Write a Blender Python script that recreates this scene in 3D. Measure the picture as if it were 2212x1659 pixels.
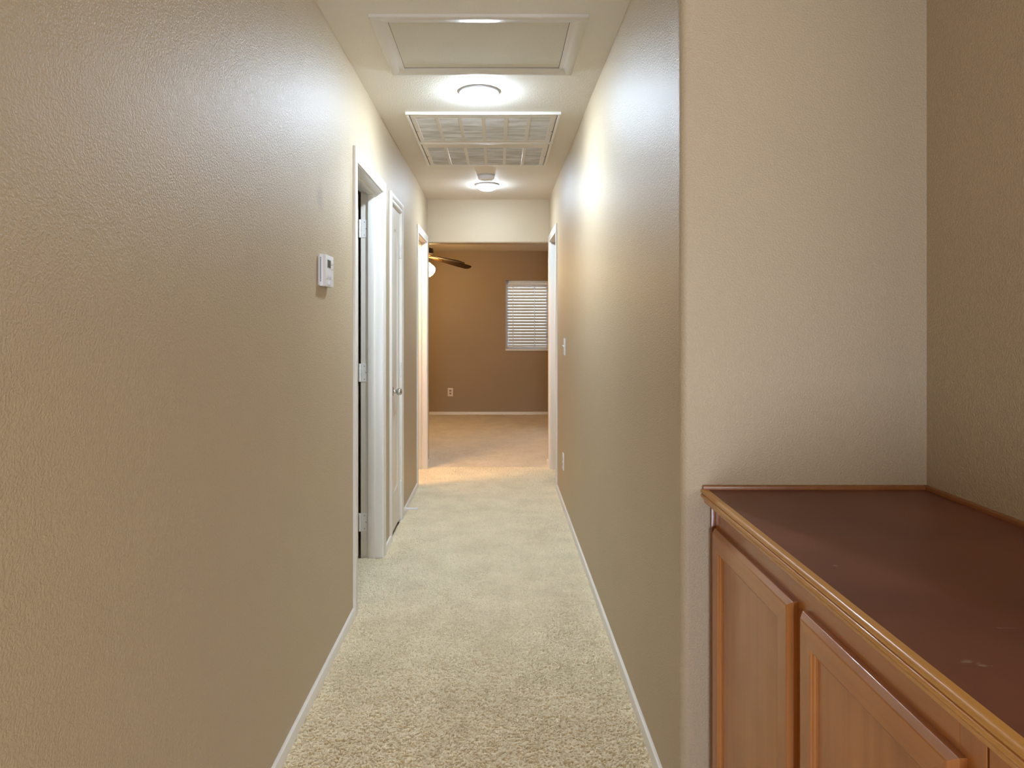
import bpy, bmesh, math, random
import numpy as np
from mathutils import Vector, Matrix

for o in list(bpy.data.objects):
    bpy.data.objects.remove(o, do_unlink=True)
scene = bpy.context.scene
COL = scene.collection
R = math.radians
random.seed(7)

# ------------------------------------------------------------------ camera
FPX, VPX, VPY, CAMZ = 1450.0, 1075.5, 700.0, 1.30
cam_d = bpy.data.cameras.new('camera')
cam = bpy.data.objects.new('camera', cam_d)
COL.objects.link(cam)
cam.location = (0, 0, CAMZ)
cam.rotation_euler = (R(90), 0, 0)
cam_d.sensor_width = 36.0
cam_d.sensor_fit = 'HORIZONTAL'
cam_d.lens = 36.0 * FPX / 2212.0
cam_d.shift_x = (1106.0 - VPX) / 2212.0
cam_d.shift_y = (VPY - 829.5) / 2212.0
cam_d.clip_start = 0.02
scene.camera = cam

# ------------------------------------------------------------------ world, daylight, exposure
scene.view_settings.view_transform = 'Standard'
scene.view_settings.look = 'None'
scene.view_settings.gamma = 1.0
scene.view_settings.use_curve_mapping = False
scene.view_settings.exposure = 0.0
scene.cycles.use_denoising = True
scene.cycles.use_adaptive_sampling = True
scene.cycles.adaptive_threshold = 0.03
scene.cycles.max_bounces = 8
scene.cycles.diffuse_bounces = 6
scene.cycles.glossy_bounces = 3
scene.cycles.sample_clamp_indirect = 6.0
scene.cycles.caustics_reflective = False
scene.cycles.caustics_refractive = False

world = bpy.data.worlds.new('world')
scene.world = world
world.use_nodes = True
nt = world.node_tree
nt.nodes.clear()
wo = nt.nodes.new('ShaderNodeOutputWorld')
bg = nt.nodes.new('ShaderNodeBackground')
sky = nt.nodes.new('ShaderNodeTexSky')
sky.sky_type = 'NISHITA'
sky.sun_disc = False
sky.sun_elevation = R(38)
sky.sun_rotation = R(200)
nt.links.new(sky.outputs[0], bg.inputs[0])
bg.inputs[1].default_value = 0.08
nt.links.new(bg.outputs[0], wo.inputs[0])

def area_light(name, loc, rot, sx, sy, energy, color):
    d = bpy.data.lights.new(name, 'AREA')
    d.shape = 'RECTANGLE'; d.size = sx; d.size_y = sy
    d.energy = energy; d.color = color
    o = bpy.data.objects.new(name, d)
    o.location = loc; o.rotation_euler = rot
    COL.objects.link(o)
    return o
# daylight entering through the glass door of the room behind the camera
area_light('daylight_patio_door', (2.10, -3.62, 1.00), (R(90), 0, 0), 1.6, 1.85, 86.0, (0.96, 0.95, 0.93))
# cool fill through an added low opening, brightens the wall strip by the cabinet
area_light('low_fill_light', (-0.05, -3.62, 0.65), (R(90), 0, 0), 0.8, 1.1, 118.0, (0.66, 0.77, 1.0))
# daylight entering through the bedroom window from the gap between the houses
area_light('daylight_bedroom_window', (0.72, 12.0, 3.4), (R(-49), 0, 0), 2.0, 1.2, 330.0, (0.80, 0.90, 1.0))

# ------------------------------------------------------------------ materials
def new_mat(name):
    m = bpy.data.materials.new(name); m.use_nodes = True
    t = m.node_tree
    return m, t, t.nodes['Principled BSDF']

def plain(name, col, rough=0.5, metal=0.0, spec=0.5, bump=None, vary=0.0):
    m, t, b = new_mat(name)
    b.inputs['Base Color'].default_value = (*col, 1)
    b.inputs['Roughness'].default_value = rough
    b.inputs['Metallic'].default_value = metal
    b.inputs['Specular IOR Level'].default_value = spec
    geo = t.nodes.new('ShaderNodeNewGeometry')
    n = t.nodes.new('ShaderNodeTexNoise')
    n.inputs['Scale'].default_value = bump[0] if bump else 12.0
    n.inputs['Detail'].default_value = 3.0
    t.links.new(geo.outputs['Position'], n.inputs['Vector'])
    if bump:
        bp = t.nodes.new('ShaderNodeBump')
        bp.inputs['Strength'].default_value = bump[1]
        bp.inputs['Distance'].default_value = bump[2]
        t.links.new(n.outputs['Fac'], bp.inputs['Height'])
        t.links.new(bp.outputs['Normal'], b.inputs['Normal'])
    if vary:
        n2 = t.nodes.new('ShaderNodeTexNoise'); n2.inputs['Scale'].default_value = 6.0
        n2.inputs['Detail'].default_value = 4.0
        t.links.new(geo.outputs['Position'], n2.inputs['Vector'])
        mx = t.nodes.new('ShaderNodeMix'); mx.data_type = 'RGBA'
        mx.inputs[6].default_value = (*[c * (1 - vary) for c in col], 1)
        mx.inputs[7].default_value = (*[min(1, c * (1 + vary)) for c in col], 1)
        t.links.new(n2.outputs['Fac'], mx.inputs[0])
        t.links.new(mx.outputs[2], b.inputs['Base Color'])
    return m

def wall_paint(name, col, rough, bstr, scale=85.0, spec=0.5, smudge=None):
    """painted orange-peel drywall"""
    m, t, b = new_mat(name)
    geo = t.nodes.new('ShaderNodeNewGeometry')
    warp = t.nodes.new('ShaderNodeTexNoise'); warp.inputs['Scale'].default_value = 30; warp.inputs['Detail'].default_value = 1
    t.links.new(geo.outputs['Position'], warp.inputs['Vector'])
    wm = t.nodes.new('ShaderNodeVectorMath'); wm.operation = 'MULTIPLY_ADD'
    t.links.new(warp.outputs['Color'], wm.inputs[0]); wm.inputs[1].default_value = (0.006, 0.006, 0.006)
    t.links.new(geo.outputs['Position'], wm.inputs[2])
    n = t.nodes.new('ShaderNodeTexNoise'); n.inputs['Scale'].default_value = scale; n.inputs['Detail'].default_value = 2.5
    n.inputs['Roughness'].default_value = 0.45
    t.links.new(wm.outputs[0], n.inputs['Vector'])
    rp = t.nodes.new('ShaderNodeValToRGB')
    rp.color_ramp.elements[0].position = 0.36; rp.color_ramp.elements[1].position = 0.66
    rp.color_ramp.interpolation = 'EASE'
    t.links.new(n.outputs['Fac'], rp.inputs['Fac'])
    bp = t.nodes.new('ShaderNodeBump'); bp.inputs['Strength'].default_value = bstr; bp.inputs['Distance'].default_value = 0.0022
    t.links.new(rp.outputs['Color'], bp.inputs['Height'])
    t.links.new(bp.outputs['Normal'], b.inputs['Normal'])
    big = t.nodes.new('ShaderNodeTexNoise'); big.inputs['Scale'].default_value = 2.2; big.inputs['Detail'].default_value = 3
    t.links.new(geo.outputs['Position'], big.inputs['Vector'])
    mx = t.nodes.new('ShaderNodeMix'); mx.data_type = 'RGBA'
    mx.inputs[6].default_value = (*[c * 0.955 for c in col], 1)
    mx.inputs[7].default_value = (*[c * 1.045 for c in col], 1)
    t.links.new(big.outputs['Fac'], mx.inputs[0])
    out = mx.outputs[2]
    if smudge:                                   # a hand smudge left on the paint
        c, r, dark = smudge
        sub = t.nodes.new('ShaderNodeVectorMath'); sub.operation = 'SUBTRACT'
        t.links.new(geo.outputs['Position'], sub.inputs[0]); sub.inputs[1].default_value = c
        ln = t.nodes.new('ShaderNodeVectorMath'); ln.operation = 'LENGTH'
        t.links.new(sub.outputs[0], ln.inputs[0])
        mr = t.nodes.new('ShaderNodeMapRange'); mr.interpolation_type = 'SMOOTHSTEP'
        mr.inputs[1].default_value = 0.0; mr.inputs[2].default_value = r
        mr.inputs[3].default_value = dark; mr.inputs[4].default_value = 0.0
        t.links.new(ln.outputs['Value'], mr.inputs[0])
        m2 = t.nodes.new('ShaderNodeMix'); m2.data_type = 'RGBA'
        t.links.new(mr.outputs[0], m2.inputs[0]); t.links.new(out, m2.inputs[6])
        m2.inputs[7].default_value = (0.12, 0.11, 0.10, 1)
        out = m2.outputs[2]
    t.links.new(out, b.inputs['Base Color'])
    b.inputs['Roughness'].default_value = rough
    b.inputs['Specular IOR Level'].default_value = spec
    return m

def wood(name, c0, c1, rough, axis='Z', spec=0.5, coat=0.0, scale=1.0):
    m, t, b = new_mat(name)
    geo = t.nodes.new('ShaderNodeNewGeometry')
    mp = t.nodes.new('ShaderNodeMapping')
    s = {'X': (1.5, 26, 26), 'Y': (26, 1.5, 26), 'Z': (26, 26, 1.5)}[axis]
    mp.inputs['Scale'].default_value = tuple(v * scale for v in s)
    t.links.new(geo.outputs['Position'], mp.inputs['Vector'])
    n = t.nodes.new('ShaderNodeTexNoise'); n.inputs['Scale'].default_value = 1.0; n.inputs['Detail'].default_value = 5
    n.inputs['Roughness'].default_value = 0.6
    t.links.new(mp.outputs[0], n.inputs['Vector'])
    big = t.nodes.new('ShaderNodeTexNoise'); big.inputs['Scale'].default_value = 4.0; big.inputs['Detail'].default_value = 2
    t.links.new(geo.outputs['Position'], big.inputs['Vector'])
    ad = t.nodes.new('ShaderNodeMath'); ad.operation = 'MULTIPLY_ADD'
    t.links.new(n.outputs['Fac'], ad.inputs[0]); ad.inputs[1].default_value = 0.65
    m3 = t.nodes.new('ShaderNodeMath'); m3.operation = 'MULTIPLY'; m3.inputs[1].default_value = 0.35
    t.links.new(big.outputs['Fac'], m3.inputs[0]); t.links.new(m3.outputs[0], ad.inputs[2])
    rp = t.nodes.new('ShaderNodeValToRGB')
    rp.color_ramp.elements[0].position = 0.32; rp.color_ramp.elements[0].color = (*c0, 1)
    rp.color_ramp.elements[1].position = 0.68; rp.color_ramp.elements[1].color = (*c1, 1)
    t.links.new(ad.outputs[0], rp.inputs['Fac'])
    t.links.new(rp.outputs['Color'], b.inputs['Base Color'])
    b.inputs['Roughness'].default_value = rough
    b.inputs['Specular IOR Level'].default_value = spec
    b.inputs['Coat Weight'].default_value = coat
    b.inputs['Coat Roughness'].default_value = 0.10
    bp = t.nodes.new('ShaderNodeBump'); bp.inputs['Strength'].default_value = 0.06; bp.inputs['Distance'].default_value = 0.001
    t.links.new(n.outputs['Fac'], bp.inputs['Height']); t.links.new(bp.outputs['Normal'], b.inputs['Normal'])
    return m

def glow(name, col, strength, rough=0.3):
    m, t, b = new_mat(name)
    b.inputs['Base Color'].default_value = (0.85, 0.85, 0.85, 1)
    b.inputs['Roughness'].default_value = rough
    b.inputs['Emission Color'].default_value = (*col, 1)
    b.inputs['Emission Strength'].default_value = strength
    return m

def led(name, col, strength):
    """frosted LED dome: brightest straight below the LED board, dimmer round the sides"""
    m = glow(name, col, strength)
    t = m.node_tree; b = t.nodes['Principled BSDF']
    geo = t.nodes.new('ShaderNodeNewGeometry')
    sp = t.nodes.new('ShaderNodeSeparateXYZ')
    t.links.new(geo.outputs['Normal'], sp.inputs[0])
    mr = t.nodes.new('ShaderNodeMapRange')
    mr.inputs[1].default_value = -1.0; mr.inputs[2].default_value = -0.35
    mr.inputs[3].default_value = strength; mr.inputs[4].default_value = strength * 0.032
    t.links.new(sp.outputs['Z'], mr.inputs[0])
    t.links.new(mr.outputs[0], b.inputs['Emission Strength'])
    return m

def carpet_mat(name, c0, c1, bump=None):
    m, t, b = new_mat(name)
    geo = t.nodes.new('ShaderNodeNewGeometry')
    n = t.nodes.new('ShaderNodeTexNoise'); n.inputs['Scale'].default_value = 5.0; n.inputs['Detail'].default_value = 5
    n.inputs['Roughness'].default_value = 0.65
    t.links.new(geo.outputs['Position'], n.inputs['Vector'])
    f = t.nodes.new('ShaderNodeTexNoise'); f.inputs['Scale'].default_value = 230.0; f.inputs['Detail'].default_value = 2
    t.links.new(geo.outputs['Position'], f.inputs['Vector'])
    ad = t.nodes.new('ShaderNodeMath'); ad.operation = 'MULTIPLY_ADD'; ad.inputs[1].default_value = 0.5
    hf = t.nodes.new('ShaderNodeMath'); hf.operation = 'MULTIPLY'; hf.inputs[1].default_value = 0.5
    t.links.new(n.outputs['Fac'], ad.inputs[0]); t.links.new(f.outputs['Fac'], hf.inputs[0]); t.links.new(hf.outputs[0], ad.inputs[2])
    rp = t.nodes.new('ShaderNodeValToRGB')
    rp.color_ramp.elements[0].position = 0.38; rp.color_ramp.elements[0].color = (*c0, 1)
    rp.color_ramp.elements[1].position = 0.62; rp.color_ramp.elements[1].color = (*c1, 1)
    t.links.new(ad.outputs[0], rp.inputs['Fac']); t.links.new(rp.outputs['Color'], b.inputs['Base Color'])
    b.inputs['Roughness'].default_value = 0.95
    b.inputs['Specular IOR Level'].default_value = 0.1
    b.inputs['Sheen Weight'].default_value = 0.25
    b.inputs['Sheen Roughness'].default_value = 0.6
    if bump:
        f2 = t.nodes.new('ShaderNodeTexNoise'); f2.inputs['Scale'].default_value = bump[0]; f2.inputs['Detail'].default_value = 3
        t.links.new(geo.outputs['Position'], f2.inputs['Vector'])
        bp = t.nodes.new('ShaderNodeBump'); bp.inputs['Strength'].default_value = bump[1]; bp.inputs['Distance'].default_value = bump[2]
        t.links.new(f2.outputs['Fac'], bp.inputs['Height']); t.links.new(bp.outputs['Normal'], b.inputs['Normal'])
    return m

PAINT = (0.49, 0.393, 0.260)
M = {}
M['wall'] = wall_paint('wall_paint', PAINT, 0.47, 0.33, scale=230, spec=0.45)
M['wall_left'] = wall_paint('wall_paint_smudged', PAINT, 0.47, 0.33, scale=230, spec=0.45, smudge=((-0.644, 2.43, 1.76), 0.075, 0.30))
M['bedroom'] = wall_paint('bedroom_paint', (0.36, 0.27, 0.165), 0.5, 0.15, scale=170)
M['ceiling'] = wall_paint('ceiling_paint', (0.79, 0.745, 0.65), 0.6, 0.30, scale=200, spec=0.3)
M['trim'] = plain('white_trim_paint', (0.81, 0.78, 0.71), 0.32, bump=(40, 0.05, 0.001))
M['trim2'] = plain('ceiling_trim_paint', (0.62, 0.585, 0.51), 0.28, bump=(60, 0.08, 0.001))
M['grille'] = plain('grille_paint', (0.74, 0.70, 0.62), 0.35)
M['hatch'] = wall_paint('hatch_panel_paint', (0.62, 0.58, 0.485), 0.7, 0.4, scale=200, spec=0.0)
M['door'] = plain('door_paint', (0.79, 0.76, 0.695), 0.35, bump=(70, 0.08, 0.0008))
M['hinge'] = plain('painted_hinge', (0.80, 0.79, 0.76), 0.35)
M['screw'] = plain('screw_steel', (0.25, 0.23, 0.2), 0.5, 0.5)
M['chrome'] = plain('brushed_nickel', (0.62, 0.63, 0.62), 0.17, 1.0)
M['plastic'] = plain('white_plastic', (0.80, 0.80, 0.82), 0.35)
M['plastic2'] = plain('grey_white_plastic', (0.62, 0.62, 0.63), 0.4)
M['dark'] = plain('dark_gap', (0.03, 0.027, 0.025), 0.8)
M['receptacle'] = plain('brown_plastic', (0.30, 0.20, 0.14), 0.4)
M['lcd'] = plain('lcd_screen', (0.10, 0.115, 0.105), 0.15)
M['almond'] = plain('almond_plastic', (0.80, 0.72, 0.62), 0.35)
M['carpet'] = carpet_mat('carpet_beige', (0.70, 0.60, 0.40), (0.90, 0.785, 0.555))
M['carpet2'] = carpet_mat('carpet_dim_tint', (0.59, 0.50, 0.375), (0.74, 0.64, 0.50), bump=(140, 0.8, 0.006))  # same carpet, the bedroom's warm dim light is put into the colour
M['wood'] = wood('cabinet_wood', (0.36, 0.130, 0.032), (0.52, 0.205, 0.050), 0.27, 'Z', coat=0.35)
M['wood_h'] = wood('cabinet_wood_rail', (0.36, 0.130, 0.032), (0.52, 0.205, 0.050), 0.27, 'Y', coat=0.35)
M['wood_edge'] = wood('nosing_wood', (0.52, 0.245, 0.050), (0.62, 0.32, 0.075), 0.30, 'Y', coat=0.3)
M['bead'] = wood('strip_wood', (0.22, 0.075, 0.018), (0.33, 0.125, 0.035), 0.3, 'Y', coat=0.2)
M['lamp_warm'] = glow('warm_glass', (1.0, 0.62, 0.24), 75.0)
M['lamp_cool'] = led('led_diffuser', (0.68, 0.83, 1.0), 610.0)
M['lamp_cool2'] = led('led_diffuser_far', (0.68, 0.83, 1.0), 390.0)
M['lamp_bath'] = glow('bath_bulb', (1.0, 0.57, 0.21), 420.0)
M['bronze'] = plain('dark_bronze', (0.035, 0.022, 0.014), 0.35, 0.4)
M['blade'] = wood('fan_blade_wood', (0.016, 0.008, 0.004), (0.026, 0.013, 0.006), 0.6, 'X', spec=0.15)
M['rim'] = plain('satin_white_metal', (0.70, 0.72, 0.73), 0.35, 0.25)
M['brass'] = plain('antique_brass', (0.60, 0.38, 0.16), 0.3, 1.0)
M['slat'] = plain('blind_white', (0.84, 0.85, 0.86), 0.4)
def vinyl():
    m = plain('translucent_vinyl', (0.86, 0.87, 0.88), 0.45)
    t = m.node_tree; b = t.nodes['Principled BSDF']
    tr = t.nodes.new('ShaderNodeBsdfTranslucent'); tr.inputs[0].default_value = (0.86, 0.88, 0.9, 1)
    mx = t.nodes.new('ShaderNodeMixShader'); mx.inputs[0].default_value = 0.45
    t.links.new(b.outputs[0], mx.inputs[1]); t.links.new(tr.outputs[0], mx.inputs[2])
    t.links.new(mx.outputs[0], t.nodes['Material Output'].inputs[0])
    return m
M['vinyl'] = vinyl()
M['stucco'] = plain('stucco_tan', (0.40, 0.28, 0.18), 0.9, bump=(60, 0.5, 0.004), vary=0.08)
M['filter'] = None
M['paper'] = plain('paper_white', (0.85, 0.85, 0.82), 0.7)
M['glass'] = None

def counter_mat():
    m, t, b = new_mat('counter_brown')
    geo = t.nodes.new('ShaderNodeNewGeometry')
    n = t.nodes.new('ShaderNodeTexNoise'); n.inputs['Scale'].default_value = 3.5; n.inputs['Detail'].default_value = 5
    t.links.new(geo.outputs['Position'], n.inputs['Vector'])
    rp = t.nodes.new('ShaderNodeValToRGB')
    rp.color_ramp.elements[0].position = 0.3; rp.color_ramp.elements[0].color = (0.125, 0.038, 0.020, 1)
    rp.color_ramp.elements[1].position = 0.7; rp.color_ramp.elements[1].color = (0.185, 0.062, 0.035, 1)
    t.links.new(n.outputs['Fac'], rp.inputs['Fac'])
    # scratches: stretched noise islands, sparse
    mp = t.nodes.new('ShaderNodeMapping'); mp.inputs['Scale'].default_value = (9, 42, 1); mp.inputs['Rotation'].default_value = (0, 0, R(-24))
    t.links.new(geo.outputs['Position'], mp.inputs['Vector'])
    s = t.nodes.new('ShaderNodeTexNoise'); s.inputs['Scale'].default_value = 1.6; s.inputs['Detail'].default_value = 6
    s.inputs['Roughness'].default_value = 0.75
    t.links.new(mp.outputs[0], s.inputs['Vector'])
    r2 = t.nodes.new('ShaderNodeValToRGB')
    r2.color_ramp.elements[0].position = 0.67; r2.color_ramp.elements[0].color = (0, 0, 0, 1)
    r2.color_ramp.elements[1].position = 0.77; r2.color_ramp.elements[1].color = (1, 1, 1, 1)
    t.links.new(s.outputs['Fac'], r2.inputs['Fac'])
    fac = r2.outputs['Color']
    fine = t.nodes.new('ShaderNodeTexNoise'); fine.inputs['Scale'].default_value = 130; fine.inputs['Detail'].default_value = 4
    t.links.new(geo.outputs['Position'], fine.inputs['Vector'])
    # worn scuffs near the front edge
    for c_, sc_ in (((.585, .836, .879), (70, 150, 60)), ((.600, .828, .879), (90, 230, 60)), ((.587, 1.169, .879), (150, 180, 60)), ((.70, .93, .879), (45, 400, 60))):
        sb = t.nodes.new('ShaderNodeVectorMath'); sb.operation = 'SUBTRACT'; sb.inputs[1].default_value = c_
        t.links.new(geo.outputs['Position'], sb.inputs[0])
        ml = t.nodes.new('ShaderNodeVectorMath'); ml.operation = 'MULTIPLY'; ml.inputs[1].default_value = sc_
        t.links.new(sb.outputs[0], ml.inputs[0])
        ln = t.nodes.new('ShaderNodeVectorMath'); ln.operation = 'LENGTH'; t.links.new(ml.outputs[0], ln.inputs[0])
        ms = t.nodes.new('ShaderNodeMath'); ms.operation = 'MULTIPLY_ADD'; ms.inputs[1].default_value = 3.0
        t.links.new(fine.outputs['Fac'], ms.inputs[0]); ms.inputs[2].default_value = -0.7
        df = t.nodes.new('ShaderNodeMath'); df.operation = 'SUBTRACT'; df.use_clamp = True
        t.links.new(ms.outputs[0], df.inputs[0]); t.links.new(ln.outputs['Value'], df.inputs[1])
        mxm = t.nodes.new('ShaderNodeMath'); mxm.operation = 'MAXIMUM'
        t.links.new(fac, mxm.inputs[0]); t.links.new(df.outputs[0], mxm.inputs[1])
        fac = mxm.outputs[0]
    mx = t.nodes.new('ShaderNodeMix'); mx.data_type = 'RGBA'
    t.links.new(fac, mx.inputs[0]); t.links.new(rp.outputs['Color'], mx.inputs[6])
    mx.inputs[7].default_value = (0.28, 0.20, 0.16, 1)
    t.links.new(mx.outputs[2], b.inputs['Base Color'])
    b.inputs['Roughness'].default_value = 0.40
    b.inputs['Specular IOR Level'].default_value = 0.45
    return m
M['counter'] = counter_mat()

def filter_mat():
    m, t, b = new_mat('dusty_filter')
    geo = t.nodes.new('ShaderNodeNewGeometry')
    mp = t.nodes.new('ShaderNodeMapping'); mp.inputs['Scale'].default_value = (4, 22, 4)
    t.links.new(geo.outputs['Position'], mp.inputs['Vector'])
    n = t.nodes.new('ShaderNodeTexNoise'); n.inputs['Scale'].default_value = 1.5; n.inputs['Detail'].default_value = 5
    t.links.new(mp.outputs[0], n.inputs['Vector'])
    rp = t.nodes.new('ShaderNodeValToRGB')
    rp.color_ramp.elements[0].position = 0.35; rp.color_ramp.elements[0].color = (0.46, 0.41, 0.33, 1)
    rp.color_ramp.elements[1].position = 0.65; rp.color_ramp.elements[1].color = (0.68, 0.65, 0.59, 1)
    t.links.new(n.outputs['Fac'], rp.inputs['Fac']); t.links.new(rp.outputs['Color'], b.inputs['Base Color'])
    b.inputs['Roughness'].default_value = 0.8
    return m
M['filter'] = filter_mat()

def glass_mat():
    m, t, b = new_mat('window_glass')
    tr = t.nodes.new('ShaderNodeBsdfTransparent'); tr.inputs[0].default_value = (0.95, 0.97, 0.96, 1)
    gl = t.nodes.new('ShaderNodeBsdfGlossy'); gl.inputs['Roughness'].default_value = 0.02
    fr = t.nodes.new('ShaderNodeFresnel'); fr.inputs[0].default_value = 1.45
    mx = t.nodes.new('ShaderNodeMixShader')
    t.links.new(fr.outputs[0], mx.inputs[0]); t.links.new(tr.outputs[0], mx.inputs[1]); t.links.new(gl.outputs[0], mx.inputs[2])
    t.links.new(mx.outputs[0], t.nodes['Material Output'].inputs[0])
    return m
M['glass'] = glass_mat()

# ------------------------------------------------------------------ helpers
def box(bm, x0, x1, y0, y1, z0, z1):
    x0, x1 = sorted((x0, x1)); y0, y1 = sorted((y0, y1)); z0, z1 = sorted((z0, z1))
    v = [bm.verts.new(p) for p in ((x0, y0, z0), (x1, y0, z0), (x1, y1, z0), (x0, y1, z0),
                                   (x0, y0, z1), (x1, y0, z1), (x1, y1, z1), (x0, y1, z1))]
    for f in ((0, 3, 2, 1), (4, 5, 6, 7), (0, 1, 5, 4), (1, 2, 6, 5), (2, 3, 7, 6), (3, 0, 4, 7)):
        bm.faces.new([v[i] for i in f])

def link(name, me, mat, parent=None):
    if mat is not None:
        me.materials.append(mat)
    o = bpy.data.objects.new(name, me)
    COL.objects.link(o)
    if parent is not None:
        o.parent = parent
        # meshes carry world coordinates: undo the offset of the Empty (parts themselves sit at the origin)
        o.matrix_parent_inverse = Matrix.Translation(-parent.location)
    return o

def mk(name, bm, mat, parent=None, bevel=0.0, seg=2, smooth=True, angle=35):
    if bevel > 0:
        bmesh.ops.bevel(bm, geom=[e for e in bm.edges], offset=bevel, segments=seg, affect='EDGES', profile=0.6, clamp_overlap=True)
    bmesh.ops.recalc_face_normals(bm, faces=bm.faces[:])
    me = bpy.data.meshes.new(name)
    bm.to_mesh(me); bm.free()
    if smooth:
        me.polygons.foreach_set('use_smooth', [True] * len(me.polygons))
        me.set_sharp_from_angle(angle=R(angle))
    return link(name, me, mat, parent)

def mkbox(name, mat, parent, x0, x1, y0, y1, z0, z1, bevel=0.0, seg=2):
    bm = bmesh.new(); box(bm, x0, x1, y0, y1, z0, z1)
    return mk(name, bm, mat, parent, bevel, seg)

def tag(o, label, cat, group=None, kind=None):
    o['label'] = label; o['category'] = cat
    if group: o['group'] = group
    if kind: o['kind'] = kind
    return o

def thing(name, loc, label, cat, group=None, kind=None):
    o = bpy.data.objects.new(name, None)
    o.empty_display_size = 0.05
    o.location = loc
    COL.objects.link(o)
    return tag(o, label, cat, group, kind)

def prism(bm, pts, axis, a0, a1):
    """extrude a closed 2-D outline along an axis; pts in the other two axes (in x,y,z order)"""
    def P(p, a):
        return {'X': (a, p[0], p[1]), 'Y': (p[0], a, p[1]), 'Z': (p[0], p[1], a)}[axis]
    v0 = [bm.verts.new(P(p, a0)) for p in pts]
    v1 = [bm.verts.new(P(p, a1)) for p in pts]
    n = len(pts)
    for i in range(n):
        j = (i + 1) % n
        bm.faces.new((v0[i], v0[j], v1[j], v1[i]))
    bm.faces.new(v0[::-1]); bm.faces.new(v1)

def lathe(bm, prof, c, seg=40, axis='Z'):
    """prof: (r, h) list; revolved about an axis through c"""
    rings = []
    for r, h in prof:
        ring = []
        for k in range(seg):
            a = 2 * math.pi * k / seg
            u, v = r * math.cos(a), r * math.sin(a)
            p = {'Z': (u, v, h), 'X': (h, u, v), 'Y': (u, h, v)}[axis]
            ring.append(bm.verts.new((c[0] + p[0], c[1] + p[1], c[2] + p[2])))
            if r < 1e-6:
                break
        rings.append(ring)
    for a, b in zip(rings[:-1], rings[1:]):
        for k in range(seg):
            k2 = (k + 1) % seg
            if len(a) == 1 and len(b) == 1: continue
            if len(a) == 1: bm.faces.new((a[0], b[k], b[k2]))
            elif len(b) == 1: bm.faces.new((a[k], b[0], a[k2]))
            else: bm.faces.new((a[k], b[k], b[k2], a[k2]))

# casing profile: (distance from the opening, proud of the wall)
CAS = [(0, 0), (0, .0075), (.003, .0095), (.017, .0095), (.020, .0085), (.024, .0105), (.030, .0125), (.044, .0137), (.056, .0137), (.060, .0115), (.060, 0)]
def sweep(bm, prof, p0, p1, across, out, m0=0.0, m1=0.0):
    """profile swept p0->p1; across/out are unit vectors; m0/m1 mitre slopes at the ends"""
    p0, p1, across, out = map(Vector, (p0, p1, across, out))
    d = (p1 - p0).normalized()
    a = [bm.verts.new(p0 + across * u + out * v + d * (m0 * u)) for u, v in prof]
    b = [bm.verts.new(p1 + across * u + out * v + d * (m1 * u)) for u, v in prof]
    n = len(prof)
    for i in range(n):
        j = (i + 1) % n
        bm.faces.new((a[i], a[j], b[j], b[i]))
    bm.faces.new(a[::-1]); bm.faces.new(b)

# ------------------------------------------------------------------ dimensions
XL, XR, H = -0.644, 0.4676, 2.44
WT = 0.117
YN = 1.714                       # niche wall plane
XN = 1.095                       # niche side wall
YE0, YE1 = 6.15, 6.27            # end of the hallway (header)
YF = 9.65                        # far bedroom wall
HB = 2.35                        # bedroom ceiling
HEAD = 2.042
DZ = 2.03                        # door opening height
D1 = (3.048, 3.730); D2 = (4.055, 4.442); D3 = (5.385, 6.025); D4 = (5.341, 5.995)
JT = 0.018

def structure(name, bm, mat, label, cat, bevel=0):
    return tag(mk(name, bm, mat, None, bevel), label, cat, kind='structure')

# ------------------------------------------------------------------ room shell
def wall_with_doors(name, x0, x1, y0, y1, doors, mat, label):
    bm = bmesh.new()
    y = y0
    for a, b in doors:
        box(bm, x0, x1, y, a - JT, 0, H)
        box(bm, x0, x1, a - JT, b + JT, DZ + JT, H)
        y = b + JT
    box(bm, x0, x1, y, y1, 0, H)
    return structure(name, bm, mat, label, 'wall')
wall_with_doors('wall_left', XL - WT, XL, -3.6, YE1, [D1, D2, D3], M['wall_left'], 'long tan textured hallway wall on the left with the thermostat')
wall_with_doors('wall_right', XR, XR + WT, YN + 0.022, YE1, [D4], M['wall'], 'tan textured hallway wall on the right with the light switch')

# niche wall with bullnose corner
bm = bmesh.new()
r = 0.022
arc = [(XR + r - r * math.cos(a), YN + r - r * math.sin(a)) for a in [R(90) * i / 8 for i in range(9)]]
pts = arc + [(XN + 0.1, YN), (XN + 0.1, YN + WT), (XR + WT, YN + WT), (XR + WT, YN + r)]
prism(bm, pts, 'Z', 0, H)
structure('wall_niche', bm, M['wall'], 'tan wall with rounded corner behind the brown cabinet', 'wall')
bm = bmesh.new()
YS = 0.30
arc = [(XN + r - r * math.cos(a), YS + r - r * math.sin(a)) for a in [R(90) * i / 8 for i in range(9)]]
prism(bm, arc + [(XN + WT - .02, YS), (XN + WT, YS + .02), (XN + WT, YN), (XN, YN)], 'Z', 0, H)
structure('wall_niche_side', bm, M['wall'], 'tan side wall along the back of the brown cabinet', 'wall')

# header over the end of the hallway, rounded lower edge
bm = bmesh.new()
rr = 0.018
pts = [(YE0 + rr - rr * math.cos(a), HEAD + rr - rr * math.sin(a)) for a in [R(90) * i / 6 for i in range(7)]]
pts += [(YE1 - rr + rr * math.sin(a), HEAD + rr - rr * math.cos(a)) for a in [R(90) * i / 6 for i in range(7)]]
pts += [(YE1, H), (YE0, H)]
prism(bm, pts, 'X', XL, XR)
structure('wall_header', bm, M['wall'], 'pale header wall above the opening into the bedroom', 'wall')

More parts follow.
